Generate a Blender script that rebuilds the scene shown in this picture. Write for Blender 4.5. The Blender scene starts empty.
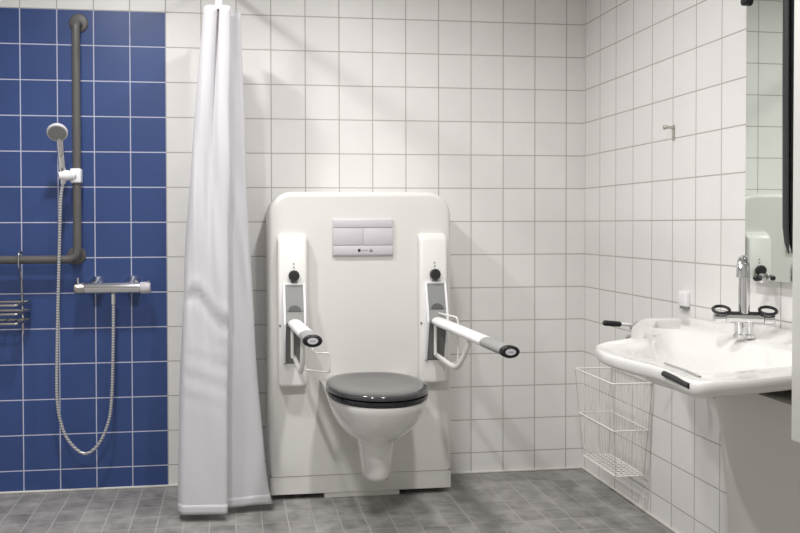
import bpy, bmesh, math, random
from mathutils import Vector, Matrix
random.seed(4)
PI = math.pi
SC = bpy.context.scene
COL = SC.collection
W = {}                                                   # world origin of every object

# ------------------------------------------------------------------ helpers
def tag(o, label=None, cat=None, group=None, kind=None):
    if label: o['label'] = label
    if cat: o['category'] = cat
    if group: o['group'] = group
    if kind: o['kind'] = kind
    return o

def thing(name, loc, label, cat, group=None):
    o = bpy.data.objects.new(name, None)
    COL.objects.link(o); o.location = loc; o.empty_display_size = .05
    W[o] = Vector(loc)
    return tag(o, label, cat, group)

def mk(name, bm, mat, parent=None, smooth=True, label=None, sharp=35, base=False):
    """link a bmesh given in world coordinates as one mesh object"""
    bmesh.ops.remove_doubles(bm, verts=bm.verts, dist=1e-6)
    bmesh.ops.recalc_face_normals(bm, faces=bm.faces)
    xs = [v.co for v in bm.verts]
    lo = Vector((min(v.x for v in xs), min(v.y for v in xs), min(v.z for v in xs)))
    hi = Vector((max(v.x for v in xs), max(v.y for v in xs), max(v.z for v in xs)))
    c = (lo + hi) / 2
    if base: c.z = lo.z
    for v in bm.verts: v.co -= c
    me = bpy.data.meshes.new(name); bm.to_mesh(me); bm.free()
    if smooth:
        for p in me.polygons: p.use_smooth = True
        me.set_sharp_from_angle(angle=math.radians(sharp))
    me.materials.append(mat)
    o = bpy.data.objects.new(name, me); COL.objects.link(o)
    W[o] = c.copy()
    if parent: o.parent = parent; o.location = c - W[parent]
    else: o.location = c
    if label: o['label'] = label
    return o

def NB(): return bmesh.new()

def box(bm, lo, hi, r=0, seg=3):
    m = bmesh.new()
    bmesh.ops.create_cube(m, size=1)
    for v in m.verts:
        v.co = Vector([(lo[i] + hi[i]) / 2 + v.co[i] * (hi[i] - lo[i]) for i in range(3)])
    if r > 0:
        r = min(r, min(abs(hi[i] - lo[i]) for i in range(3)) * .49)
        bmesh.ops.bevel(m, geom=m.edges[:], offset=r, segments=seg, affect='EDGES', profile=.5)
    add(bm, m)

def add(bm, m, M=None):
    vs = []
    for v in m.verts: vs.append(bm.verts.new(M @ v.co if M else v.co))
    m.verts.index_update()
    for f in m.faces:
        try: bm.faces.new([vs[v.index] for v in f.verts])
        except ValueError: pass
    m.free()

def smooth_path(pts, n=8, closed=False):
    P = [Vector(p) for p in pts]; out = []; N = len(P)
    rng = range(N if closed else N - 1)
    for i in rng:
        if closed: a, b, c, d = P[(i-1) % N], P[i], P[(i+1) % N], P[(i+2) % N]
        else: a, b, c, d = P[max(i-1, 0)], P[i], P[i+1], P[min(i+2, N-1)]
        for k in range(n):
            t = k / n
            out.append(.5 * ((2*b) + (c-a)*t + (2*a-5*b+4*c-d)*t*t + (3*b-a-3*c+d)*t**3))
    if not closed: out.append(P[-1])
    return out

def fillet(pts, r, n=6):
    """polyline with rounded corners"""
    P = [Vector(p) for p in pts]; out = [P[0]]
    for i in range(1, len(P) - 1):
        a, b, c = P[i-1], P[i], P[i+1]
        d1 = (a - b); d2 = (c - b)
        q = min(r, d1.length * .49, d2.length * .49)
        s = b + d1.normalized() * q; e = b + d2.normalized() * q
        for k in range(n + 1):
            t = k / n
            out.append(s * (1-t)**2 + b * 2 * t * (1-t) + e * t * t)
    out.append(P[-1]); return out

def tube(bm, pts, r, seg=12, closed=False, caps=True, flat=None):
    """sweep of a circle, or of an ellipse (flat=(width_half, height_half)), along points"""
    P = [Vector(p) for p in pts]; N = len(P)
    rr = r if hasattr(r, '__len__') else [r] * N
    T = []
    for i in range(N):
        a = P[(i-1) % N] if (closed or i > 0) else P[i]
        b = P[(i+1) % N] if (closed or i < N-1) else P[i]
        T.append((b - a).normalized())
    up = Vector((0, 0, 1))
    if abs(T[0].dot(up)) > .9: up = Vector((1, 0, 0))
    n = (up - T[0] * up.dot(T[0])).normalized()
    rings = []
    for i in range(N):
        n = (n - T[i] * n.dot(T[i])).normalized()
        b = T[i].cross(n)
        ring = []
        for k in range(seg):
            a = 2 * PI * k / seg
            if flat: v = P[i] + b * (math.cos(a) * flat[0] * rr[i]) + n * (math.sin(a) * flat[1] * rr[i])
            else: v = P[i] + (b * math.cos(a) + n * math.sin(a)) * rr[i]
            ring.append(bm.verts.new(v))
        rings.append(ring)
    for i in range(N if closed else N - 1):
        A, B = rings[i], rings[(i+1) % N]
        for k in range(seg):
            bm.faces.new((A[k], A[(k+1) % seg], B[(k+1) % seg], B[k]))
    if caps and not closed:
        bm.faces.new(rings[0][::-1]); bm.faces.new(rings[-1])

def loft(bm, rings, caps=True, closed=True):
    R = [[bm.verts.new(v) for v in r] for r in rings]
    n = len(R[0])
    for A, B in zip(R, R[1:]):
        for k in range(n if closed else n - 1):
            bm.faces.new((A[k], A[(k+1) % n], B[(k+1) % n], B[k]))
    if caps:
        bm.faces.new(R[0][::-1]); bm.faces.new(R[-1])

def lathe(bm, prof, origin, axis, seg=24, caps=True):
    """profile [(radius, distance along axis)]"""
    a = Vector(axis).normalized()
    u = a.orthogonal().normalized(); v = a.cross(u); o = Vector(origin)
    loft(bm, [[o + a * z + (u * math.cos(2*PI*k/seg) + v * math.sin(2*PI*k/seg)) * max(r, 1e-4)
               for k in range(seg)] for r, z in prof], caps)

def rrect(x0, x1, z0, z1, r, n=8, rb=None):
    """rounded rectangle outline in 2D; rb = radius of the two lower corners"""
    rb = r if rb is None else rb; out = []
    for cx, cz, q, a0 in ((x1-r, z1-r, r, 0), (x0+r, z1-r, r, 90), (x0+rb, z0+rb, rb, 180), (x1-rb, z0+rb, rb, 270)):
        for k in range(n + 1):
            a = math.radians(a0 + 90 * k / n)
            out.append((cx + q * math.cos(a), cz + q * math.sin(a)))
    return out

def plate(bm, prof, y_back, y_front, bev=.01, n=4):
    """outline in XZ extruded along -Y with a rounded front edge"""
    cx = sum(p[0] for p in prof) / len(prof); cz = sum(p[1] for p in prof) / len(prof)
    def inset(d):
        out = []; N = len(prof)
        for i in range(N):
            a, b = prof[i-1], prof[(i+1) % N]
            tx, tz = b[0]-a[0], b[1]-a[1]; L = math.hypot(tx, tz) or 1
            out.append((prof[i][0] - tz/L*d, prof[i][1] + tx/L*d))
        return out
    rings = [[Vector((x, y_back, z)) for x, z in prof]]
    for k in range(n + 1):
        a = PI/2 * k / n
        ins = inset(bev * (1 - math.cos(a)))
        rings.append([Vector((x, y_front + bev * (1 - math.sin(a)), z)) for x, z in ins])
    loft(bm, rings)

def prism_x(bm, prof, x0, x1, bev=0):
    """outline in YZ extruded along X"""
    m = bmesh.new()
    loft(m, [[Vector((x0, y, z)) for y, z in prof], [Vector((x1, y, z)) for y, z in prof]])
    if bev: bmesh.ops.bevel(m, geom=m.edges[:], offset=bev, segments=2, affect='EDGES', profile=.5)
    add(bm, m)

# ------------------------------------------------------------------ materials
def lin(c):
    return tuple(((v/255)/12.92 if v/255 <= .04045 else ((v/255+.055)/1.055)**2.4) for v in c) + (1,)

def mat(name, rgb, rough=.5, metal=0., var=.03, scale=40, bump=0., spec=.5, coat=0.):
    m = bpy.data.materials.new(name); m.use_nodes = True
    N, L = m.node_tree.nodes, m.node_tree.links
    b = N['Principled BSDF']
    b.inputs['Roughness'].default_value = rough; b.inputs['Metallic'].default_value = metal
    b.inputs['Specular IOR Level'].default_value = spec
    if coat: b.inputs['Coat Weight'].default_value = coat; b.inputs['Coat Roughness'].default_value = .05
    tc = N.new('ShaderNodeTexCoord'); nz = N.new('ShaderNodeTexNoise')
    nz.inputs['Scale'].default_value = scale; nz.inputs['Detail'].default_value = 4
    L.new(tc.outputs['Object'], nz.inputs['Vector'])
    mr = N.new('ShaderNodeMapRange'); mr.inputs['To Min'].default_value = 1 - var; mr.inputs['To Max'].default_value = 1 + var
    L.new(nz.outputs['Fac'], mr.inputs['Value'])
    mx = N.new('ShaderNodeMix'); mx.data_type = 'RGBA'; mx.blend_type = 'MULTIPLY'; mx.inputs['Factor'].default_value = 1
    mx.inputs['A'].default_value = lin(rgb); L.new(mr.outputs['Result'], mx.inputs['B'])
    L.new(mx.outputs['Result'], b.inputs['Base Color'])
    if bump:
        bp = N.new('ShaderNodeBump'); bp.inputs['Strength'].default_value = bump; bp.inputs['Distance'].default_value = .002
        L.new(nz.outputs['Fac'], bp.inputs['Height']); L.new(bp.outputs['Normal'], b.inputs['Normal'])
    return m

def tile_mat(name, axes, u0, v0, tu, tv, grout_w, tile_rgb, grout_rgb, blue=None, var=.05,
             mottle=0., rough=.3, noise_scale=6):
    """square tiles in world coordinates; blue=(colour, grout, x_max, z_max) for the shower panel"""
    m = bpy.data.materials.new(name); m.use_nodes = True
    N, L = m.node_tree.nodes, m.node_tree.links
    b = N['Principled BSDF']
    g = N.new('ShaderNodeNewGeometry'); sp = N.new('ShaderNodeSeparateXYZ'); L.new(g.outputs['Position'], sp.inputs[0])
    def math_(op, a, c=None, clamp=False):
        n = N.new('ShaderNodeMath'); n.operation = op; n.use_clamp = clamp
        for i, q in enumerate((a, c)):
            if q is None: continue
            if isinstance(q, (int, float)): n.inputs[i].default_value = q
            else: L.new(q, n.inputs[i])
        return n.outputs[0]
    u = math_('SUBTRACT', sp.outputs[axes[0]], u0); v = math_('SUBTRACT', sp.outputs[axes[1]], v0)
    du = math_('PINGPONG', u, tu/2); dv = math_('PINGPONG', v, tv/2)
    d = math_('MINIMUM', du, dv)
    mk_ = N.new('ShaderNodeMapRange'); mk_.inputs['From Min'].default_value = grout_w*.35; mk_.inputs['From Max'].default_value = grout_w*.65
    L.new(d, mk_.inputs['Value'])
    mask = mk_.outputs['Result']
    cu = math_('FLOOR', math_('DIVIDE', u, tu)); cv = math_('FLOOR', math_('DIVIDE', v, tv))
    cb = N.new('ShaderNodeCombineXYZ'); L.new(cu, cb.inputs[0]); L.new(cv, cb.inputs[1])
    wn = N.new('ShaderNodeTexWhiteNoise'); wn.noise_dimensions = '3D'; L.new(cb.outputs[0], wn.inputs['Vector'])
    vr = N.new('ShaderNodeMapRange'); vr.inputs['To Min'].default_value = 1-var; vr.inputs['To Max'].default_value = 1+var
    L.new(wn.outputs['Value'], vr.inputs['Value'])
    nz = N.new('ShaderNodeTexNoise'); nz.inputs['Scale'].default_value = noise_scale; nz.inputs['Detail'].default_value = 7
    nz.inputs['Roughness'].default_value = .65
    L.new(g.outputs['Position'], nz.inputs['Vector'])
    mo = N.new('ShaderNodeMapRange'); mo.inputs['From Min'].default_value = .3; mo.inputs['From Max'].default_value = .7
    mo.inputs['To Min'].default_value = 1-mottle; mo.inputs['To Max'].default_value = 1+mottle
    L.new(nz.outputs['Fac'], mo.inputs['Value'])
    fac = math_('MULTIPLY', vr.outputs['Result'], mo.outputs['Result'])
    def mix(f, a, c, mode='MIX'):
        n = N.new('ShaderNodeMix'); n.data_type = 'RGBA'; n.blend_type = mode
        if isinstance(f, (int, float)): n.inputs['Factor'].default_value = f
        else: L.new(f, n.inputs['Factor'])
        for key, q in (('A', a), ('B', c)):
            if isinstance(q, tuple): n.inputs[key].default_value = q
            else: L.new(q, n.inputs[key])
        return n.outputs['Result']
    tc, gc = lin(tile_rgb), lin(grout_rgb)
    if blue:
        isb = math_('MULTIPLY', math_('LESS_THAN', sp.outputs['X'], blue[2]), math_('LESS_THAN', sp.outputs['Z'], blue[3]))
        tc = mix(isb, tc, lin(blue[0])); gc = mix(isb, gc, lin(blue[1]))
    tc = mix(1., tc, fac, 'MULTIPLY')
    col = mix(mask, gc, tc)
    L.new(col, b.inputs['Base Color'])
    b.inputs['Specular IOR Level'].default_value = .5
    rg = N.new('ShaderNodeMapRange'); rg.inputs['To Min'].default_value = .85; rg.inputs['To Max'].default_value = rough
    L.new(mask, rg.inputs['Value']); L.new(rg.outputs['Result'], b.inputs['Roughness'])
    hb = math_('ADD', mask, math_('MULTIPLY', nz.outputs['Fac'], .25 if mottle > .1 else .08))
    bp = N.new('ShaderNodeBump'); bp.inputs['Strength'].default_value = .35; bp.inputs['Distance'].default_value = .0015
    L.new(hb, bp.inputs['Height']); L.new(bp.outputs['Normal'], b.inputs['Normal'])
    return m

Z0 = 2.0431                       # top line of the blue panel
XR = 1.884                        # right wall
WHITE_T, GROUT_T = (233, 231, 228), (176, 173, 168)
M_back = tile_mat('wall tiles white and blue', ('X', 'Z'), 0, Z0, .15, .15, .0042, WHITE_T, GROUT_T,
                  blue=((52, 75, 128), (196, 198, 216), -.001, Z0-.001), var=.02, mottle=.03, rough=.42)
M_right = tile_mat('wall tiles white', ('Y', 'Z'), -.0166, Z0, .15, .15, .0042, WHITE_T, GROUT_T, var=.015, mottle=.02, rough=.36)
M_floor = tile_mat('floor tiles grey', ('X', 'Y'), -.008, -.145, .0985, .1165, .0045, (141, 139, 136), (164, 162, 158),
                   var=.11, mottle=.38, rough=.5, noise_scale=9)
M_plaster = mat('plaster', (241, 240, 237), .8, var=.02, scale=12)
M_sealant = mat('white sealant', (226, 224, 218), .5)
M_panel = mat('white moulded panel', (224, 222, 217), .3, var=.015, scale=8)
M_hous = mat('white arm housing', (226, 224, 220), .32, var=.01, scale=20)
M_ceramic = mat('white sanitary ceramic', (228, 226, 222), .12, var=.012, scale=10, coat=.4)
M_seat = mat('dark grey seat plastic', (58, 58, 60), .13, var=.04, scale=30, coat=.5)
M_seat2 = mat('darker grey seat ring plastic', (30, 32, 37), .13, var=.04, scale=30)
M_plate = mat('pale lilac grey plastic', (208, 205, 209), .35, var=.01)
M_black = mat('black plastic', (24, 24, 26), .35)
M_knob = mat('ribbed black knob plastic', (44, 43, 44), .35, var=.15, scale=160)
M_midgrey = mat('mid grey plastic', (140, 141, 139), .45, var=.04, scale=60)
M_darkgrey = mat('dark grey plastic', (88, 88, 88), .45, var=.05, scale=60)
M_lowgrey = mat('grey pivot plastic', (116, 116, 114), .45, var=.04, scale=60)
M_whitepl = mat('white plastic', (240, 239, 240), .35, var=.01)
M_grip = mat('grey grip plastic', (150, 150, 147), .4, var=.03)
M_chrome = mat('chrome', (225, 225, 226), .10, 1., var=.02)
M_steel = mat('brushed steel', (190, 188, 182), .25, 1., var=.05, scale=80)
M_rail = mat('dark grey coated steel rail', (92, 90, 88), .42, .0, var=.12, scale=260, bump=.15)
M_wire = mat('white coated wire', (238, 236, 230), .4)
M_mirror = mat('mirror glass', (214, 220, 214), .012, 1., var=.004)
M_cover = mat('grey white cover plastic', (218, 216, 208), .5, var=.015, scale=60)
M_cab = mat('white cabinet lacquer', (206, 205, 200), .4, var=.01)
M_bar = mat('charcoal bar', (50, 50, 54), .4)
M_text = mat('grey print', (150, 149, 150), .6)

def curtain_mat():
    m = mat('white shower curtain fabric', (230, 229, 232), .62, var=.02, scale=25, bump=.25)
    N, L = m.node_tree.nodes, m.node_tree.links
    b = N['Principled BSDF']; out = N['Material Output']
    t = N.new('ShaderNodeBsdfTranslucent'); t.inputs['Color'].default_value = lin((247, 246, 247))
    mx = N.new('ShaderNodeMixShader'); mx.inputs['Fac'].default_value = .3
    L.new(b.outputs[0], mx.inputs[1]); L.new(t.outputs[0], mx.inputs[2]); L.new(mx.outputs[0], out.inputs['Surface'])
    return m
M_curtain = curtain_mat()

def hose_mat():
    m = bpy.data.materials.new('spiral metal hose'); m.use_nodes = True
    N, L = m.node_tree.nodes, m.node_tree.links; b = N['Principled BSDF']
    b.inputs['Metallic'].default_value = .55; b.inputs['Roughness'].default_value = .28
    g = N.new('ShaderNodeNewGeometry'); wv = N.new('ShaderNodeTexWave'); wv.wave_type = 'BANDS'; wv.bands_direction = 'Z'
    wv.inputs['Scale'].default_value = 28; wv.inputs['Distortion'].default_value = .3
    L.new(g.outputs['Position'], wv.inputs['Vector'])
    rp = N.new('ShaderNodeMix'); rp.data_type = 'RGBA'
    rp.inputs['A'].default_value = lin((150, 150, 150)); rp.inputs['B'].default_value = lin((226, 226, 228))
    L.new(wv.outputs['Fac'], rp.inputs['Factor']); L.new(rp.outputs['Result'], b.inputs['Base Color'])
    return m
M_hose = hose_mat()

# ------------------------------------------------------------------ the room
XL, YF, ZC = -1.7, -4.4, 2.5
def shell(name, lo, hi, m):
    bm = NB(); box(bm, lo, hi)
    return tag(mk(name, bm, m, smooth=False), kind='structure')
shell('wall_back', (XL-.1, 0, -.1), (XR+.1, .1, ZC), M_back)
shell('wall_right', (XR, YF, -.1), (XR+.1, 0, ZC), M_right)
shell('wall_left', (XL-.1, YF, -.1), (XL, 0, ZC), M_right)
shell('wall_front', (XL-.1, YF-.1, -.1), (XR+.1, YF, ZC), M_plaster)
shell('floor', (XL, YF, -.1), (XR, 0, 0), M_floor)
shell('ceiling', (XL-.1, YF-.1, ZC), (XR+.1, .1, ZC+.1), M_plaster)
# sealant strips where the tiles meet the floor
def strip(name, lo, hi):
    bm = NB(); box(bm, lo, hi, .003, 2); return tag(mk(name, bm, M_sealant), kind='structure')
strip('trim_1', (XL, -.009, 0), (XR, 0, .009))
strip('trim_2', (XR-.009, YF, 0), (XR, -.009, .009))

# ------------------------------------------------------------------ toilet wall panel
PX0, PX1, PY = .424, 1.19, -.25
t = thing('wall_panel', (.807, -.12, 0), 'tall white moulded wall panel with rounded top carrying the toilet', 'wall panel')
bm = NB(); plate(bm, rrect(PX0, PX1, .1, 1.266, .10, 10, .002), -.002, PY, .022, 6)
for v in bm.verts:
    if v.co.z < .13: v.co.z = .098
mk('body', bm, M_panel, t)
bm = NB(); box(bm, (PX0+.004, PY+.002, .022), (PX1-.002, -.002, .0965), .001, 1)
mk('kick_board', bm, M_panel, t)
bm = NB(); box(bm, (.652, PY+.006, 0), (.968, -.004, .0215), .002, 2)
mk('plinth', bm, M_panel, t)
# flush plate with its two buttons
bm = NB(); box(bm, (.686, PY-.009, 1.002), (.941, PY+.001, 1.154), .003, 2)
fp = mk('flush_plate', bm, M_plate, t, label='pale lilac grey flush plate')
for x0, x1 in ((.690, .8115), (.8145, .937)):
    bm = NB(); box(bm, (x0, PY-.0125, 1.0465), (x1, PY-.008, 1.1155), .002, 2)
    mk('flush_button', bm, M_plate, fp)
bm = NB(); box(bm, (.690, PY-.0125, 1.1185), (.937, PY-.008, 1.151), .002, 2)
mk('upper_cover', bm, M_plate, fp)
bm = NB(); box(bm, (.690, PY-.0125, 1.006), (.937, PY-.008, 1.0435), .002, 2)
mk('lower_cover', bm, M_plate, fp)
bm = NB(); box(bm, (.7915, PY-.0133, 1.0185), (.8025, PY-.012, 1.0305), .001, 1)
mk('square_mark', bm, M_black, fp, label='small black square mark')
bm = NB()
xx = .8085
for wdt in (.0034, .0028, .0034, .0028, .0034, .0028):
    box(bm, (xx, PY-.0131, 1.0225), (xx+wdt, PY-.012, 1.0265)); xx += wdt + .0011
mk('lettering', bm, M_text, fp, smooth=False, label='faint grey lettering')
bm = NB(); box(bm, (.8405, PY-.0133, 1.019), (.8525, PY-.012, 1.0245), .0005, 1)
box(bm, (.8405, PY-.0133, 1.0245), (.8415, PY-.012, 1.0295)); box(bm, (.8515, PY-.0133, 1.0245), (.8525, PY-.012, 1.0295))
box(bm, (.8405, PY-.0133, 1.0295), (.8525, PY-.012, 1.0305))
mk('symbol', bm, M_darkgrey, fp, smooth=False)

# ------------------------------------------------------------------ toilet
TX = .818
t = thing('toilet', (TX, -.5, 0), 'white wall-hung toilet with closed dark grey lid', 'toilet')
def egg(hw, yb, yf, z, n=56, eb=3.2, ef=2.05, cx=TX, yc=None):
    yc = (yb*.47 + yf*.53) if yc is None else yc; out = []
    for k in range(n):
        a = 2*PI*k/n; c, s = math.cos(a), math.sin(a)
        e = eb if s > 0 else ef
        x = hw * math.copysign(abs(c)**(2/e), c)
        y = yc + (yb-yc if s > 0 else yc-yf) * math.copysign(abs(s)**(2/e), s)
        out.append(Vector((cx+x, y, z)))
    return out
bm = NB()
loft(bm, [egg(.036, -.48, -.565, .164), egg(.046, -.462, -.592, .171), egg(.052, -.452, -.600, .186),
          egg(.060, -.44, -.608, .25), egg(.068, -.42, -.615, .30),
          egg(.076, -.40, -.622, .318), egg(.100, -.36, -.645, .332), egg(.128, -.33, -.69, .358), egg(.152, -.31, -.728, .39),
          egg(.169, -.30, -.756, .425), egg(.180, -.29, -.775, .455), egg(.185, -.285, -.785, .478), egg(.183, -.285, -.783, .486),
          egg(.160, -.30, -.76, .487)])
mk('bowl', bm, M_ceramic, t, sharp=60)
# flat shoulder of the bowl that runs back to the panel
bm = NB()
def sh(hw, z, yb, yf): return [Vector((TX-hw, yb, z)), Vector((TX-hw*.98, yf, z)), Vector((TX+hw*.98, yf, z)), Vector((TX+hw, yb, z))]
m = bmesh.new()
loft(m, [sh(.050, .27, PY, -.36), sh(.085, .30, PY, -.44), sh(.125, .36, PY, -.46), sh(.158, .42, PY, -.47), sh(.178, .46, PY, -.47),
         sh(.186, .486, PY, -.46), sh(.186, .496, PY, -.40)])
bmesh.ops.bevel(m, geom=[e for e in m.edges], offset=.006, segments=2, affect='EDGES', profile=.5)
add(bm, m)
mk('rear_body', bm, M_ceramic, t, sharp=50)
bm = NB()
loft(bm, [egg(.180, -.315, -.780, .487), egg(.1865, -.31, -.787, .491), egg(.1875, -.308, -.788, .498), egg(.186, -.31, -.786, .5055), egg(.178, -.32, -.776, .508)])
mk('seat', bm, M_seat2, t, sharp=60, label='darker ring under the lid')
bm = NB()
loft(bm, [egg(.180, -.305, -.778, .5085, eb=2.55), egg(.1885, -.300, -.788, .512, eb=2.55), egg(.1895, -.298, -.789, .518, eb=2.55), egg(.1885, -.299, -.788, .5255, eb=2.55), egg(.184, -.303, -.782, .5295, eb=2.55),
          egg(.170, -.316, -.752, .5315, eb=2.55), egg(.148, -.34, -.71, .5305, eb=2.55), egg(.12, -.37, -.66, .527, eb=2.55), egg(.06, -.44, -.58, .5255, eb=2.55), egg(.01, -.5, -.52, .525, eb=2.55)])
mk('lid', bm, M_seat, t, sharp=60, label='dark grey glossy lid')
for dx in (-.075, .075):
    bm = NB(); tube(bm, [(TX+dx-.022, -.292, .505), (TX+dx+.022, -.292, .505)], .010, 14)
    mk('hinge', bm, M_seat, t)

# ------------------------------------------------------------------ folding support arms
def support_arm(cx, ax, tip, label, side):
    """cx centre of the housing, ax centre of the arm, tip = (x, y, z) of the arm's end, side = where the roll holder hangs"""
    t = thing('support_arm', (cx, PY, .47), label, 'support arm', 'folding support arms beside the toilet')
    hw = .0595
    bm = NB()
    prof = rrect(-hw, hw, .472, 1.094, .018, 6)
    plate(bm, [(cx+x, z) for x, z in prof], PY-.0003, PY-.046, .014, 5)
    bmesh.ops.bisect_plane(bm, geom=bm.verts[:]+bm.edges[:]+bm.faces[:], plane_co=(0, 0, 1.060), plane_no=(0, 0, 1))
    for v in bm.verts:
        if v.co.y < PY-.01 and v.co.z > 1.0605: v.co.y = PY - .01 + (v.co.y-PY+.01) * (1 - min(1, (v.co.z-1.060)/.034)*.75)
    mk('housing', bm, M_hous, t, sharp=50)
    HY = PY - .046
    for z, s in ((.974, 1), (.958, -1)):
        bm = NB()
        loft(bm, [[Vector((cx+.004+q[0]*.0045, y, z+q[1]*.0042*s)) for q in ((0, 1), (-1, -.8), (1, -.8))] for y in (HY-.0012, HY+.001)])
        mk('arrow_mark', bm, M_text, t, smooth=False)
    # ribbed round knob
    bm = NB(); ring = []
    n = 48
    def kr(r, d): return [Vector((cx+.004 + r*(1+.035*math.cos(12*2*PI*k/n))*math.cos(2*PI*k/n), HY-d, .926 + r*(1+.035*math.cos(12*2*PI*k/n))*math.sin(2*PI*k/n))) for k in range(n)]
    loft(bm, [kr(.018, -.002), kr(.0215, .003), kr(.0225, .016), kr(.020, .022), kr(.012, .0235)])
    mk('knob', bm, M_knob, t, label='round black knob')
    bm = NB(); box(bm, (ax-.012, HY-.006, .886), (ax+.012, HY+.001, .903), .003, 2)
    mk('tab', bm, M_midgrey, t)
    # white frame of the pivot plate, grey inlay inside it
    wp = [(HY+.004, .893), (HY-.008, .893), (HY-.040, .785), (HY-.052, .735), (HY-.040, .690), (HY-.012, .575), (HY+.004, .565)]
    bm = NB()
    for s in (-1, 1):
        x = ax + s*.0405
        prism_x(bm, wp, x-.0042, x+.0042, .0012)
    box(bm, (ax-.0445, HY-.009, .887), (ax+.0445, HY+.002, .8945), .0015, 2)
    mk('pivot_frame', bm, M_whitepl, t, sharp=40)
    bm = NB()
    prism_x(bm, [(HY+.002, .888), (HY-.006, .888), (HY-.037, .786), (HY+.002, .786)], ax-.0375, ax+.0375)
    mk('upper_plate', bm, M_midgrey, t, smooth=False, label='mid grey plate above the arm')
    bm = NB()
    prism_x(bm, [(HY+.002, .785), (HY-.036, .785), (HY-.047, .740), (HY-.036, .722), (HY+.002, .722)], ax-.0375, ax+.0375)
    mk('pivot_cap', bm, M_grip, t, smooth=False)
    bm = NB()
    prism_x(bm, [(HY+.002, .721), (HY-.034, .721), (HY-.030, .69), (HY-.006, .575), (HY+.002, .568)], ax-.0375, ax+.0375)
    mk('lower_plate', bm, M_lowgrey, t, smooth=False, label='grey plate under the arm')
    # half-moon latch
    bm = NB()
    arc = [(math.cos(PI*k/14)*.026, math.sin(PI*k/14)*.021) for k in range(15)]
    def ly(z): return HY-.006 - (.888-z)/.102*.031
    loft(bm, [[Vector((ax+x, ly(.787+z)-.003, .787+z)) for x, z in arc], [Vector((ax+x, ly(.787+z)+.004, .787+z)) for x, z in arc]])
    mk('latch', bm, M_darkgrey, t, label='half-moon shaped dark grey latch')
    bm = NB(); lathe(bm, [(.004, -.001), (.004, .0015), (.002, .002)], (cx-.052, HY, .724), (0, -1, 0), 12)
    mk('screw', bm, M_darkgrey, t)
    # the arm itself
    A = Vector((ax, HY-.006, .735)); B = Vector(tip); d = (B-A)
    def at(f): return A + d*f
    g0 = .74
    bm = NB(); tube(bm, [at(0), at(.012), at(.03)] + [at(.03 + (g0-.03)*k/8) for k in range(1, 9)], [.75, .92, 1] + [1]*8, 24, flat=(.029, .0185))
    mk('arm', bm, M_whitepl, t, sharp=50)
    bm = NB(); tube(bm, [at(g0), at(g0+.006), at(.9), at(.975)], [.99, 1.02, 1.02, 1.02], 24, flat=(.029, .0185))
    mk('grip', bm, M_grip, t, sharp=50, label='grey grip at the arm end')
    bm = NB(); tube(bm, [at(.972), at(.98), at(.997), at(1.0)], [1.06, 1.1, 1.08, .98], 28, flat=(.029, .0185))
    ec = mk('end_cap', bm, M_black, t, sharp=50, label='black oval end cap')
    bm = NB(); tube(bm, [at(.998), at(1.0022)], [1, .97], 24, flat=(.0175, .0105))
    mk('oval_inlay', bm, M_plate, ec)
    bm = NB()
    e = at(1.0022)
    for k, w in enumerate((.0036, .0028, .0036, .0028)):
        x = e.x - .0085 + k*.0045
        box(bm, (x, e.y-.0008, e.z-.0018), (x+w, e.y+.0004, e.z+.0018))
    mk('lettering', bm, M_text, ec, smooth=False)
    # brace loop under the arm: a flat bow from the foot of the pivot plate to the underside of the arm
    p0 = Vector((ax, HY-.004, .595)); p1 = Vector((ax, -.56, .588)); p2 = Vector((ax, -.645, .60)); p3 = at(.53) - Vector((0, 0, .012))
    bm = NB(); tube(bm, fillet([p0, p1, p2, p2*.45 + p3*.55 + Vector((0, -.012, 0)), p3], .05, 6), 1., 14, flat=(.0085, .0115))
    mk('brace', bm, M_hous, t, sharp=60)
    bm = NB(); tube(bm, [(ax-.012, HY-.05, .600), (ax-.012, HY-.05, .725)], .0062, 10)
    mk('strut', bm, M_hous, t)
    # wire toilet roll holder
    bm = NB()
    if side > 0 and cx < .8:
        pts = [at(.60)-Vector((-.012, 0, .016)), (ax+.030, -.755, .690), (ax+.040, -.75, .682), (ax+.094, -.72, .676), (ax+.094, -.72, .606), (ax+.010, -.64, .606), (ax, -.585, .600)]
    else:
        pts = [(ax+.005, HY-.03, .768), (ax+.034, -.50, .770), (ax+.040, -.50, .752), (ax+.040, -.50, .62), (ax+.036, -.51, .598), (ax, -.53, .592)]
    tube(bm, fillet(pts, .012, 5), .0033, 8)
    mk('roll_holder', bm, M_wire, t, label='thin white wire roll holder')
    return t
support_arm(.520, .5250, (.531, -1.00, .7600), 'white folding support arm left of the toilet, nearest the curtain', 1)
support_arm(1.102, 1.1085, (1.150, -1.10, .7260), 'white folding support arm right of the toilet, nearest the basin', -1)

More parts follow.
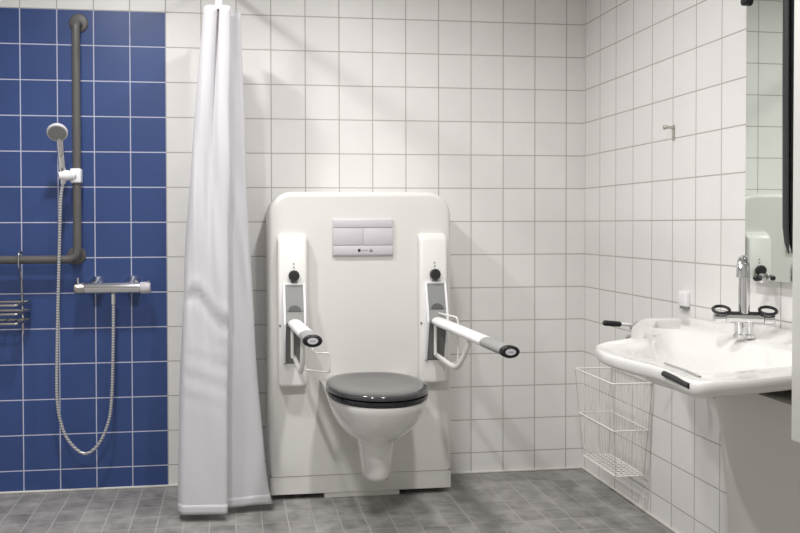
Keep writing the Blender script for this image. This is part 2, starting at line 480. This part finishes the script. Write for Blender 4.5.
# ------------------------------------------------------------------ shower curtain
ct = thing('shower_curtain', (.25, -.3, .03), 'long white fabric shower curtain gathered between the blue tiles and the toilet', 'curtain')
top = [(.182, -.10), (.205, -.16), (.175, -.22), (.212, -.27), (.184, -.33), (.176, -.40), (.196, -.432), (.222, -.425), (.232, -.40), (.240, -.432), (.274, -.425), (.276, -.385), (.262, -.345), (.286, -.340), (.316, -.335), (.30, -.27), (.27, -.22)]
bot = [(.16, -.20), (.14, -.24), (.11, -.28), (.090, -.33), (.072, -.375), (.068, -.41), (.084, -.442), (.115, -.450), (.16, -.454), (.205, -.458), (.251, -.461), (.252, -.425), (.232, -.40), (.30, -.388), (.37, -.374), (.433, -.362), (.36, -.28)]
NS, NZ = 6, 84
def crow(poly, t): return smooth_path([(x, y, 0) for x, y in poly], NS)
tp, bt = crow(top, 0), crow(bot, 0)
def cpt(i, f):
    """f = 0 at the hem, 1 at the top"""
    a, b = bt[i], tp[i]
    g = max(0, min(1, (a.x - .07)/.36)); s = f**(1.75*(1-g) + .62*g)
    p = a*(1-s) + b*s
    z = .03 + f*(1.966 - .03)
    w = (math.sin(7*f*PI + i*.19) + .6*math.sin(19*f + i*.41 + 1.3)) * .0035 * math.sin(PI*min(1, f*1.05))
    w += .0022*math.sin(31*f + i*.9)*math.exp(-((f-.55)/.25)**2)
    # two pinched creases across the front panel
    if 30 <= i <= 62:
        q = (i-30)/32
        w -= .008*math.exp(-((f-.40-.03*math.sin(q*5))/.012)**2)
        w += .006*math.exp(-((f-.425-.03*math.sin(q*5))/.014)**2)
        w += .003*math.sin(f*150+q*6)*math.exp(-((f-.27)/.05)**2)
    return Vector((p.x + .4*w, p.y - w, z))
NI = len(tp)
bm = NB()
G = [[bm.verts.new(cpt(i, k/NZ)) for i in range(NI)] for k in range(NZ+1)]
for k in range(NZ):
    for i in range(NI-1):
        bm.faces.new((G[k][i], G[k][i+1], G[k+1][i+1], G[k+1][i]))
cl = mk('cloth', bm, M_curtain, ct, sharp=80)
sm = cl.modifiers.new('thickness', 'SOLIDIFY'); sm.thickness = .0012; sm.offset = 0
bm = NB()
G = []
for k in range(4):
    row = []
    for i in range(NI):
        f = k/3*.019
        p = cpt(i, f); a = bt[max(i-1, 0)]; b = bt[min(i+1, NI-1)]
        row.append(bm.verts.new(p))
    G.append(row)
for k in range(3):
    for i in range(NI-1):
        bm.faces.new((G[k][i], G[k][i+1], G[k+1][i+1], G[k+1][i]))
hm = mk('hem', bm, M_curtain, ct, sharp=80)
sm = hm.modifiers.new('thickness', 'SOLIDIFY'); sm.thickness = .002; sm.offset = 0
for (x, y, nm) in ((.232, -.418, 0),):
    bm = NB()
    tube(bm, fillet([(x-.006, y, 1.955), (x-.006, y, 2.12), (x, y, 2.165), (x+.006, y, 2.12), (x+.006, y, 1.955)], .01, 4), .0068, 8)
    mk('hook', bm, M_whitepl, ct)
bm = NB(); tube(bm, [(.232, 0, 2.168), (.232, -1.6, 2.168)], .012, 14)
tube(bm, [(.232, -1.6, 2.168), (.232, -1.6, ZC)], .010, 12)
rl = mk('curtain_rail', bm, M_whitepl)
tag(rl, 'white ceiling-hung rail above the gathered shower curtain', 'curtain rail')

# ------------------------------------------------------------------ shower
gr = thing('grab_rail', (-.355, 0, .95), 'dark grey L-shaped grab rail on the blue tiles', 'grab rail')
RX, RY = -.360, -.072
bm = NB()
tube(bm, fillet([(RX, -.004, 1.975), (RX, RY, 1.975), (RX, RY, 1.86)], .05, 8)
     + fillet([(RX, RY, 1.5), (RX, RY, .989), (-.50, RY, .989), (-1.15, RY, .989), (-1.15, -.004, .989)], .045, 8), .0172, 18)
mk('tube', bm, M_rail, gr, sharp=60)
for x, z in ((RX, 1.985), (RX-.016, 1.003), (-1.15, .989)):
    bm = NB(); lathe(bm, [(.039, 0), (.039, .006), (.034, .011), (.018, .013)], (x, 0, z), (0, -1, 0), 28)
    mk('flange', bm, M_rail, gr)
bm = NB(); tube(bm, [(RX-.016, -.004, 1.003), (RX-.006, RY+.004, .998)], .0155, 14)
mk('standoff', bm, M_rail, gr)

hh = thing('shower_holder', (RX, RY, 1.336), 'white plastic slide holder clamped on the upright grab rail', 'shower holder')
bm = NB(); box(bm, (RX-.024, RY-.026, 1.306), (RX+.020, RY+.024, 1.366), .006, 3)
mk('clamp', bm, M_whitepl, hh)
HX, HYs = -.408, -.125
bm = NB(); tube(bm, [(RX-.010, RY-.022, 1.336), (RX-.026, RY-.034, 1.336), (HX+.006, HYs, 1.334), (HX-.014, HYs-.008, 1.333)], [.017, .021, .024, .014], 16)
mk('cradle', bm, M_whitepl, hh, sharp=60)
bm = NB(); lathe(bm, [(.009, 0), (.009, .006), (.005, .008)], (RX-.006, RY-.026, 1.333), (0, -1, 0), 16)
mk('screw', bm, M_midgrey, hh)

hs = thing('hand_shower', (HX, HYs, 1.30), 'grey round hand shower with chrome handle and hanging metal hose', 'hand shower')
bm = NB()
tube(bm, smooth_path([(HX+.003, HYs, 1.300), (HX+.000, HYs-.002, 1.35), (HX-.002, HYs-.012, 1.42), (HX-.002, HYs-.034, 1.475), (HX-.004, HYs-.046, 1.496)], 5),
     [.011]*6 + [.0142]*5 + [.0150]*5 + [.0145]*5, 16)
mk('handle', bm, M_chrome, hs, sharp=60)
hc = Vector((HX-.006, HYs-.060, 1.504)); hn = Vector((.10, -.74, -.58)).normalized()
bm = NB(); lathe(bm, [(.012, -.026), (.027, -.022), (.037, -.010), (.0412, .0), (.0403, .006), (.038, .008)], hc, hn, 32)
hd = mk('shower_head', bm, M_plate, hs, sharp=60, label='pale grey domed head')
bm = NB(); lathe(bm, [(.0355, .0075), (.0345, .0095), (.002, .010)], hc, hn, 32)
sf = mk('spray_face', bm, M_midgrey, hd)
hp = [(HX+.003, HYs, 1.302), (HX-.008, -.120, 1.24), (-.426, -.105, 1.05), (-.436, -.09, .82), (-.444, -.08, .60), (-.445, -.08, .41), (-.428, -.08, .30), (-.395, -.08, .227), (-.337, -.08, .178),
      (-.280, -.08, .215), (-.238, -.08, .31), (-.224, -.08, .42), (-.218, -.08, .60), (-.2155, -.078, .75), (-.2155, -.076, .830)]
bm = NB(); tube(bm, smooth_path(hp, 14), .0068, 12)
mk('hose', bm, M_hose, hs, sharp=80, label='silver spiral hose hanging in a loop')
bm = NB(); tube(bm, [(-.2155, -.076, .800), (-.2155, -.076, .8446)], .0098, 14)
mk('hose_nut', bm, M_chrome, hs)

mx = thing('shower_mixer', (-.218, -.07, .868), 'chrome thermostatic shower mixer bar on the blue tiles', 'mixer tap')
bm = NB(); tube(bm, [(-.330, -.076, .868), (-.106, -.076, .868)], .0235, 24)
mk('body', bm, M_chrome, mx)
bm = NB(); lathe(bm, [(.0225, 0), (.0245, .003), (.0245, .038), (.020, .043)], (-.331, -.076, .868), (-1, 0, 0), 24)
kb = mk('flow_knob', bm, M_steel, mx)
bm = NB(); tube(bm, [(-.358, -.076, .888), (-.358, -.076, .912)], [.004, .0045], 10)
mk('lever', bm, M_chrome, kb)
bm = NB(); lathe(bm, [(.0225, 0), (.0245, .003), (.0245, .036), (.020, .042)], (-.105, -.076, .868), (1, 0, 0), 24)
kb = mk('temperature_knob', bm, M_plate, mx, label='pale grey temperature knob at the right end')
bm = NB(); box(bm, (-.075, -.088, .886), (-.067, -.066, .897), .002, 2)
mk('stop_button', bm, M_midgrey, kb)
for x in (-.291, -.143):
    bm = NB(); lathe(bm, [(.037, 0), (.037, .006), (.032, .018), (.022, .030), (.016, .038), (.016, .066)], (x, 0, .879), (0, -1, 0), 24)
    mk('rosette', bm, M_chrome, mx)

# wire shelf hung on the horizontal rail
ws = thing('shower_shelf', (-.78, -.07, .68), 'three-tier chrome wire shelf hanging from the grab rail at the left edge', 'wire shelf')
for x in (-.589, -.96):
    bm = NB(); tube(bm, fillet([(x, -.05, .985), (x, -.048, 1.024), (x, -.096, 1.022), (x, -.097, .96), (x, -.07, .94), (x, -.05, .90), (x, -.03, .68)], .014, 4), .0036, 8)
    mk('hanger', bm, M_steel, ws)
for z in (.806, .770, .731):
    bm = NB()
    tube(bm, fillet([(-.960, -.025, z+.006), (-.560, -.025, z+.006), (-.592, -.125, z), (-.945, -.125, z), (-.960, -.025, z+.006)], .006, 3), .0060, 8)
    mk('tier', bm, M_steel, ws)
bm = NB()
for k in range(9):
    x = -.93 + k*.04
    tube(bm, [(x, -.027, .741), (x, -.125, .735)], .0022, 6)
mk('bottom_grid', bm, M_steel, ws)

# ------------------------------------------------------------------ wash basin
bs = thing('wash_basin', (1.55, -1.4, .64), 'large white asymmetrical ceramic wash basin with hand grips on the right wall', 'wash basin')
ZS = .80
outl = [(1.882, -.885), (1.76, -.886), (1.705, -.900), (1.635, -.985), (1.545, -1.120), (1.462, -1.275), (1.425, -1.345), (1.370, -1.385), (1.312, -1.420), (1.252, -1.488), (1.227, -1.575), (1.224, -1.655), (1.236, -1.74),
        (1.249, -1.80), (1.247, -1.88), (1.237, -1.955), (1.240, -1.985), (1.264, -2.000), (1.332, -1.993), (1.396, -1.981), (1.452, -1.966), (1.56, -1.935), (1.66, -1.91), (1.78, -1.89), (1.882, -1.89)]
cB = Vector((1.52, -1.42, 0))
sm_ = smooth_path([(x, y, 0) for x, y in outl], 6)
# straight back along the wall
sm_ += [Vector((1.882, -1.89 + (1.89-.885)*k/30, 0)) for k in range(1, 30)]
cI = Vector((1.535, -1.50, 0))
inn = [cI + (p - cI)*.66 for p in sm_]
for it in range(60):
    inn = [(inn[i-1] + inn[i]*2 + inn[(i+1) % len(inn)])/4 for i in range(len(inn))]
def ringz(f, z, sc=1.):
    out = []
    for p, q in zip(sm_, inn):
        v = p*(1-f) + q*f
        wallk = max(0, min(1, (v.x-1.80)/.07))
        v = Vector((v.x, v.y, (z(v) if callable(z) else z)))
        out.append(v)
    return out
def cring(s, z): return [Vector((cI.x+(q.x-cI.x)*s, cI.y+(q.y-cI.y)*s, z)) for q in inn]
def back(v):  # raised ledge along the wall
    k = max(0, min(1, (v.x-1.845)/.02)); h = max(0, min(1, (-1.0-v.y)/.3)); return .022*k*k*(3-2*k)*h*h*(3-2*h)
bm = NB()
loft(bm, [cring(.05, .690), cring(.5, .694), cring(.85, .715), cring(1.03, .748), ringz(.55, .759), ringz(.10, .765), ringz(.03, .769), ringz(0, .776),
          ringz(0, .790), ringz(.012, .797), ringz(.03, lambda v: ZS + back(v)), ringz(.07, lambda v: ZS-.001+back(v)), ringz(.12, lambda v: ZS-.004+back(v)), ringz(.5, lambda v: ZS-.006+back(v)), ringz(.8, .792), ringz(.95, .787),
          cring(.97, .780), cring(.88, .752), cring(.7, .727), cring(.4, .714), cring(.1, .710)])
basin = mk('basin', bm, M_ceramic, bs, sharp=70)
# hand-hold recesses cut into the far grip
def cutter(pts, z0, z1):
    m = bmesh.new(); loft(m, [[Vector((x, y, z0)) for x, y in pts], [Vector((x, y, z1)) for x, y in pts]])
    bmesh.ops.recalc_face_normals(m, faces=m.faces)
    me = bpy.data.meshes.new('cut'); m.to_mesh(me); m.free()
    return bpy.data.objects.new('cut', me)
cuts = [cutter([(1.478, -1.318), (1.538, -1.218), (1.606, -1.228), (1.548, -1.335)], .772, .86),
        cutter([(1.635, -1.085), (1.722, -.948), (1.80, -.958), (1.725, -1.098)], .772, .86)]
bpy.context.view_layer.update()
for c in cuts:
    COL.objects.link(c)
    mo = basin.modifiers.new('cut', 'BOOLEAN'); mo.operation = 'DIFFERENCE'; mo.object = c; mo.solver = 'EXACT'
bpy.context.view_layer.update()
dg = bpy.context.evaluated_depsgraph_get()
nm = bpy.data.meshes.new_from_object(basin.evaluated_get(dg))
basin.modifiers.clear(); basin.data = nm
for p in nm.polygons: p.use_smooth = True
nm.set_sharp_from_angle(angle=math.radians(50))
for c in cuts: bpy.data.objects.remove(c)
# near grip: dark slot on the rim's outer face and a slim grey line on top
bm = NB()
tube(bm, [(1.2475, -1.850, .7910), (1.2455, -1.89, .7895), (1.2385, -1.972, .7865)], 1., 12, flat=(.0075, .0068))
mk('grip_slot', bm, M_black, bs, label='black slot in the rim near the front corner')
bm = NB()
tube(bm, [(1.300, -1.76, .7985), (1.297, -1.85, .798), (1.285, -1.93, .798)], 1., 10, flat=(.004, .002))
mk('grip_line', bm, M_midgrey, bs)
bm = NB()
tube(bm, [(1.448, -1.283, .786), (1.478, -1.228, .786)], 1., 10, flat=(.006, .0085))
mk('grip_line', bm, M_midgrey, bs)
bm = NB()
tube(bm, [(1.57, -1.068, .79), (1.655, -.942, .79)], 1., 10, flat=(.006, .007))
mk('grip_line', bm, M_midgrey, bs)
lv = thing('adjusting_lever', (1.6, -1.0, .78), 'white lever with black handle sticking out behind the wash basin', 'lever')
bm = NB(); tube(bm, smooth_path([(1.555, -1.0, .7955), (1.615, -.985, .787), (1.66, -.93, .752), (1.76, -.93, .735)], 6), .0055, 10)
mk('rod', bm, M_whitepl, lv)
bm = NB(); tube(bm, [(1.506, -1.0, .800), (1.510, -1.0, .8), (1.563, -1.0, .795), (1.567, -1.0, .7945)], [.007, .0095, .0095, .007], 14)
mk('handle', bm, M_black, lv)

# basin tap
FX, FY = 1.77, -1.362
ud = Vector((.93, -.37, 0)).normalized(); vd = Vector((-.37, -.93, 0)).normalized()
tp_ = thing('basin_tap', (FX, FY, ZS-.006), 'chrome two-handle tap with upright spout on the wash basin', 'tap')
fo = Vector((FX, FY, 0))
def F(a, b, z): return tuple(fo + ud*a + vd*b + Vector((0, 0, z)))
bm = NB()
for a in (-.014, .014):
    lathe(bm, [(.0165, 0), (.0165, .009), (.0125, .012), (.0125, .05)], F(a, 0, ZS-.0055), (0, 0, 1), 20)
box(bm, (FX-.012, FY-.01, ZS-.004), (FX+.012, FY+.01, ZS+.045), .003, 2)
mk('base', bm, M_chrome, tp_)
bm = NB(); tube(bm, [F(-.050, 0, .853), F(.050, 0, .853)], .0165, 22)
mk('body', bm, M_chrome, tp_)
bm = NB(); tube(bm, [F(-.049, 0, .8665), F(.049, 0, .8665)], 1., 14, flat=(.0145, .0055))
mk('top_strip', bm, M_black, tp_, label='black strip on the tap body')
for s in (-1, 1):
    bm = NB(); lathe(bm, [(.0165, 0), (.0165, .028), (.014, .031)], F(s*.0515, 0, .851), tuple(ud*s), 22)
    hn_ = mk('handle', bm, M_chrome, tp_)
    bm = NB()
    n = 28
    ce = Vector(F(s*.063, .004, .8765)); 
    tl = math.radians(26)
    vv = vd*math.cos(tl) - Vector((0, 0, 1))*math.sin(tl)
    tube(bm, [ce + ud*(math.cos(2*PI*k/n)*.0225) + vv*(math.sin(2*PI*k/n)*.0205) for k in range(n)], .0046, 10, closed=True)
    mk('ring', bm, M_black, hn_, sharp=80, label='black oval ring')
bm = NB()
sd = Vector((-.62, -.78, 0)).normalized()
def S(b, z): return fo + sd*b + Vector((0, 0, z))
pts = [Vector(F(0, 0, .866)), Vector(F(0, 0, .95)), Vector(F(0, 0, .992))] + [(S(.042*(1-math.cos(PI*k/10)), .992+.034*math.sin(PI*k/10))) for k in range(1, 11)] + [(S(.084, .978))]
tube(bm, pts, [.0155]*2 + [.0145]*12, 18)
mk('spout', bm, M_chrome, tp_, sharp=60)

# cover of the lifting unit under the basin
cv = thing('lift_cover', (1.78, -1.4, 0), 'smooth grey-white lift unit cover on the wall under the wash basin', 'cover')
COVER_TOP = .69
def cover_ring(z, off=0, t0=0., t1=1., n=48):
    """plan of the cover at height z: a long gentle ramp from the wall, a flat front, a short near side"""
    k = max(0, (z-.02)/(COVER_TOP-.02))
    y1 = -1.135 + .125*k**1.3 + off; y2 = -1.86 - off; d = .245 + .02*k + off
    path = fillet([(XR-.001, y1, z), (XR-.03, y1-.062, z), (XR-d*.97, y1-.43, z), (XR-d, y2+.06, z), (XR-d*.7, y2, z), (XR-.001, y2, z)], .12, 8)
    return path
bm = NB()
zs = [.02 + (COVER_TOP-.02)*k/12 for k in range(13)]
loft(bm, [cover_ring(z) for z in zs])
mk('shell', bm, M_cover, cv, sharp=50)
bm = NB(); 
loft(bm, [cover_ring(z, o) for z, o in ((.0, .002), (.003, .004), (.165, .004), (.17, .002))])
mk('base_panel', bm, M_cover, cv, sharp=50)

# ------------------------------------------------------------------ mirror above the basin
mi = thing('mirror', (XR, -1.47, .96), 'tall frameless mirror on the right wall behind the tap', 'mirror')
bm = NB(); box(bm, (XR-.030, -1.76, .962), (XR-.024, -1.243, 2.05), .001, 1)
mk('glass', bm, M_mirror, mi, smooth=False)
bm = NB(); box(bm, (XR-.0235, -1.74, .985), (XR-.006, -1.265, 2.03))
mk('backing', bm, M_darkgrey, mi, smooth=False)
bm = NB(); lathe(bm, [(.013, 0), (.015, .004), (.015, .014), (.009, .018)], (XR-.028, -1.247, 1.815), (-1, 0, 0), 20)
mk('clip', bm, M_black, mi, label='round black clip at the upper corner')
bm = NB(); lathe(bm, [(.009, 0), (.014, .004), (.014, .010), (.009, .014)], (XR-.03, -1.335, .968), (-1, 0, 0), 20)
c_ = mk('clip', bm, M_chrome, mi, label='chrome clip at the lower edge')
bm = NB(); lathe(bm, [(.008, 0), (.009, .004), (.009, .016), (.005, .02)], (XR-.044, -1.335, .968), (-1, 0, 0), 16)
mk('tip', bm, M_black, c_)
bm = NB()
tube(bm, [(XR-.038, -1.432, 2.03), (XR-.038, -1.434, 1.5), (XR-.038, -1.437, 1.12), (XR-.037, -1.441, 1.075), (XR-.036, -1.448, 1.045)], [1, 1, .95, .7, .12], 16, flat=(.0115, .0065))
mk('tilt_bar', bm, M_bar, mi, sharp=60, label='dark grey vertical bar over the glass')

mi.rotation_euler.z = .0135
# ------------------------------------------------------------------ small things on the right wall
hk = thing('wall_hook', (XR, -.774, 1.437), 'small chrome coat hook high on the white tiled right wall', 'hook')
bm = NB(); box(bm, (XR-.004, -.781, 1.437), (XR, -.767, 1.492), .0015, 2)
mk('backplate', bm, M_steel, hk)
bm = NB(); lathe(bm, [(.0065, 0), (.0055, .004), (.0055, .024), (.0085, .027), (.0085, .036), (.006, .038)], (XR-.003, -.774, 1.483), (-1, 0, 0), 16)
mk('peg', bm, M_steel, hk)
sw = thing('wall_switch', (XR, -.851, .829), 'small white switch box on the right wall above the basin edge', 'switch')
bm = NB(); box(bm, (XR-.018, -.886, .836), (XR, -.834, .890), .004, 3)
mk('housing', bm, M_whitepl, sw)
bm = NB(); box(bm, (XR-.013, -.882, .826), (XR, -.838, .837), .003, 2)  # grey strip stands in for the shade below the white switch
mk('shade_strip', bm, M_midgrey, sw, label='grey strip imitating the shade under the switch box')

# wire basket
wb = thing('wire_basket', (1.80, -.47, .14), 'white wire waste basket hanging in the corner below the wash basin', 'basket')
lev = {.52: (1.714, 1.876, -.300, -.645), .335: (1.726, 1.868, -.308, -.630), .155: (1.742, 1.856, -.318, -.612)}
def lerp_box(z):
    k = (z-.155)/(.52-.155); a, b = lev[.155], lev[.52]
    return [a[i]*(1-k) + b[i]*k for i in range(4)]
for z, r in ((.52, .0035), (.335, .003), (.155, .003)):
    x0, x1, y0, y1 = lev[z]
    bm = NB(); tube(bm, fillet([(x0, (y0+y1)/2, z), (x0, y0, z), (x1, y0, z), (x1, y1, z), (x0, y1, z), (x0, (y0+y1)/2+.0001, z)], .010, 4), r, 8)
    mk('ring', bm, M_wire, wb, sharp=80)
a, b = lev[.52], lev[.155]
def P(f, side, z):
    x0, x1, y0, y1 = lerp_box(z)
    return {'f': (x0, y0+(y1-y0)*f, z), 'b': (x1, y0+(y1-y0)*f, z), 'l': (x0+(x1-x0)*f, y0, z), 'r': (x0+(x1-x0)*f, y1, z)}[side]
for side, n in (('f', 13), ('b', 13), ('l', 5), ('r', 5)):
    bm = NB()
    for k in range(n+1):
        tube(bm, [P(k/n, side, .155), P(k/n, side, .52)], .0015, 5)
    mk('side_wires', bm, M_wire, wb, sharp=80)
bm = NB()
for k in range(0, 14): tube(bm, [P(k/13, 'f', .155), P(k/13, 'b', .155)], .0023, 6)
for k in range(0, 6):
    q, w = P(k/5, 'l', .155), P(k/5, 'r', .155); tube(bm, [(q[0], q[1], .158), (w[0], w[1], .158)], .0023, 6)
mk('bottom_grid', bm, M_wire, wb, sharp=80)
bm = NB()
tube(bm, fillet([(1.876, -.31, .524), (1.868, -.36, .536), (1.868, -.59, .536), (1.876, -.64, .524)], .01, 4), .003, 8)
for y in (-.39, -.56): tube(bm, [(1.868, y, .534), (XR, y, .545)], .004, 8)
mk('hanger', bm, M_wire, wb)

# ------------------------------------------------------------------ wall cabinet at the right edge
cb = thing('wall_cabinet', (1.65, -2.3, .69), 'tall white wall-hung cabinet cut off by the right edge of the picture', 'cabinet')
bm = NB(); box(bm, (1.418, -2.62, .692), (XR, -2.070, 1.95), .003, 2)
mk('body', bm, M_cab, cb)
bm = NB(); box(bm, (1.398, -2.62, .692), (1.4175, -2.138, 1.95), .003, 2)
d_ = mk('door', bm, M_cab, cb)
bm = NB(); box(bm, (1.398, -2.134, .692), (1.4175, -2.070, 1.95), .003, 2)
mk('side_post', bm, M_cab, cb)
bm = NB(); box(bm, (1.388, -2.24, .905), (1.400, -2.152, 1.02), .005, 3)
mk('handle', bm, M_darkgrey, d_)

# ------------------------------------------------------------------ light
def area(name, loc, size, power, col=(1, .984, .985), rot=(0, 0, 0), spread=158):
    l = bpy.data.lights.new(name, 'AREA'); l.shape = 'DISK'; l.size = size; l.energy = power; l.color = col; l.spread = math.radians(spread)
    o = bpy.data.objects.new(name, l); COL.objects.link(o); o.location = loc; o.rotation_euler = rot
    return o
# four recessed ceiling lamps in a grid
area('ceiling_lamp', (-.22, -.95, ZC-.01), .13, 19)
area('ceiling_lamp', (.84, -.98, ZC-.01), .13, 13.5)
area('ceiling_lamp', (-.22, -2.30, ZC-.01), .13, 27)
area('ceiling_lamp', (.84, -2.30, ZC-.01), .13, 20)
w = bpy.data.worlds.new('world'); SC.world = w; w.use_nodes = True
w.node_tree.nodes['Background'].inputs['Color'].default_value = (.8, .8, .8, 1)
w.node_tree.nodes['Background'].inputs['Strength'].default_value = .3

# ------------------------------------------------------------------ camera
cam = bpy.data.cameras.new('camera'); co = bpy.data.objects.new('camera', cam); COL.objects.link(co)
yaw, pit, rol = -.1312246917911727, -.016964316929738932, .002698593521734021
cy, sy, cp, sp, cr, sr = math.cos(yaw), math.sin(yaw), math.cos(pit), math.sin(pit), math.cos(rol), math.sin(rol)
R = Matrix(((cy, -sy, 0), (sy, cy, 0), (0, 0, 1))) @ Matrix(((1, 0, 0), (0, cp, -sp), (0, sp, cp))) @ Matrix(((cr, 0, sr), (0, 1, 0), (-sr, 0, cr)))
B = Matrix(((1, 0, 0), (0, 0, -1), (0, 1, 0)))           # blender camera axes: x right, y up, -z forward
co.matrix_world = Matrix.Translation((.27590816, -3.5862403, 1.13121297)) @ (R @ B).to_4x4()
cam.sensor_width = 36; cam.lens = 817.3508 / 800 * 36
cam.shift_x = (400 - 339.381) / 800; cam.shift_y = (238.386 - 266.5) / 800
cam.clip_start = .01
SC.camera = co

SC.view_settings.view_transform = 'Standard'; SC.view_settings.look = 'None'
SC.view_settings.gamma = 1; SC.view_settings.use_curve_mapping = False
SC.view_settings.exposure = -0.22
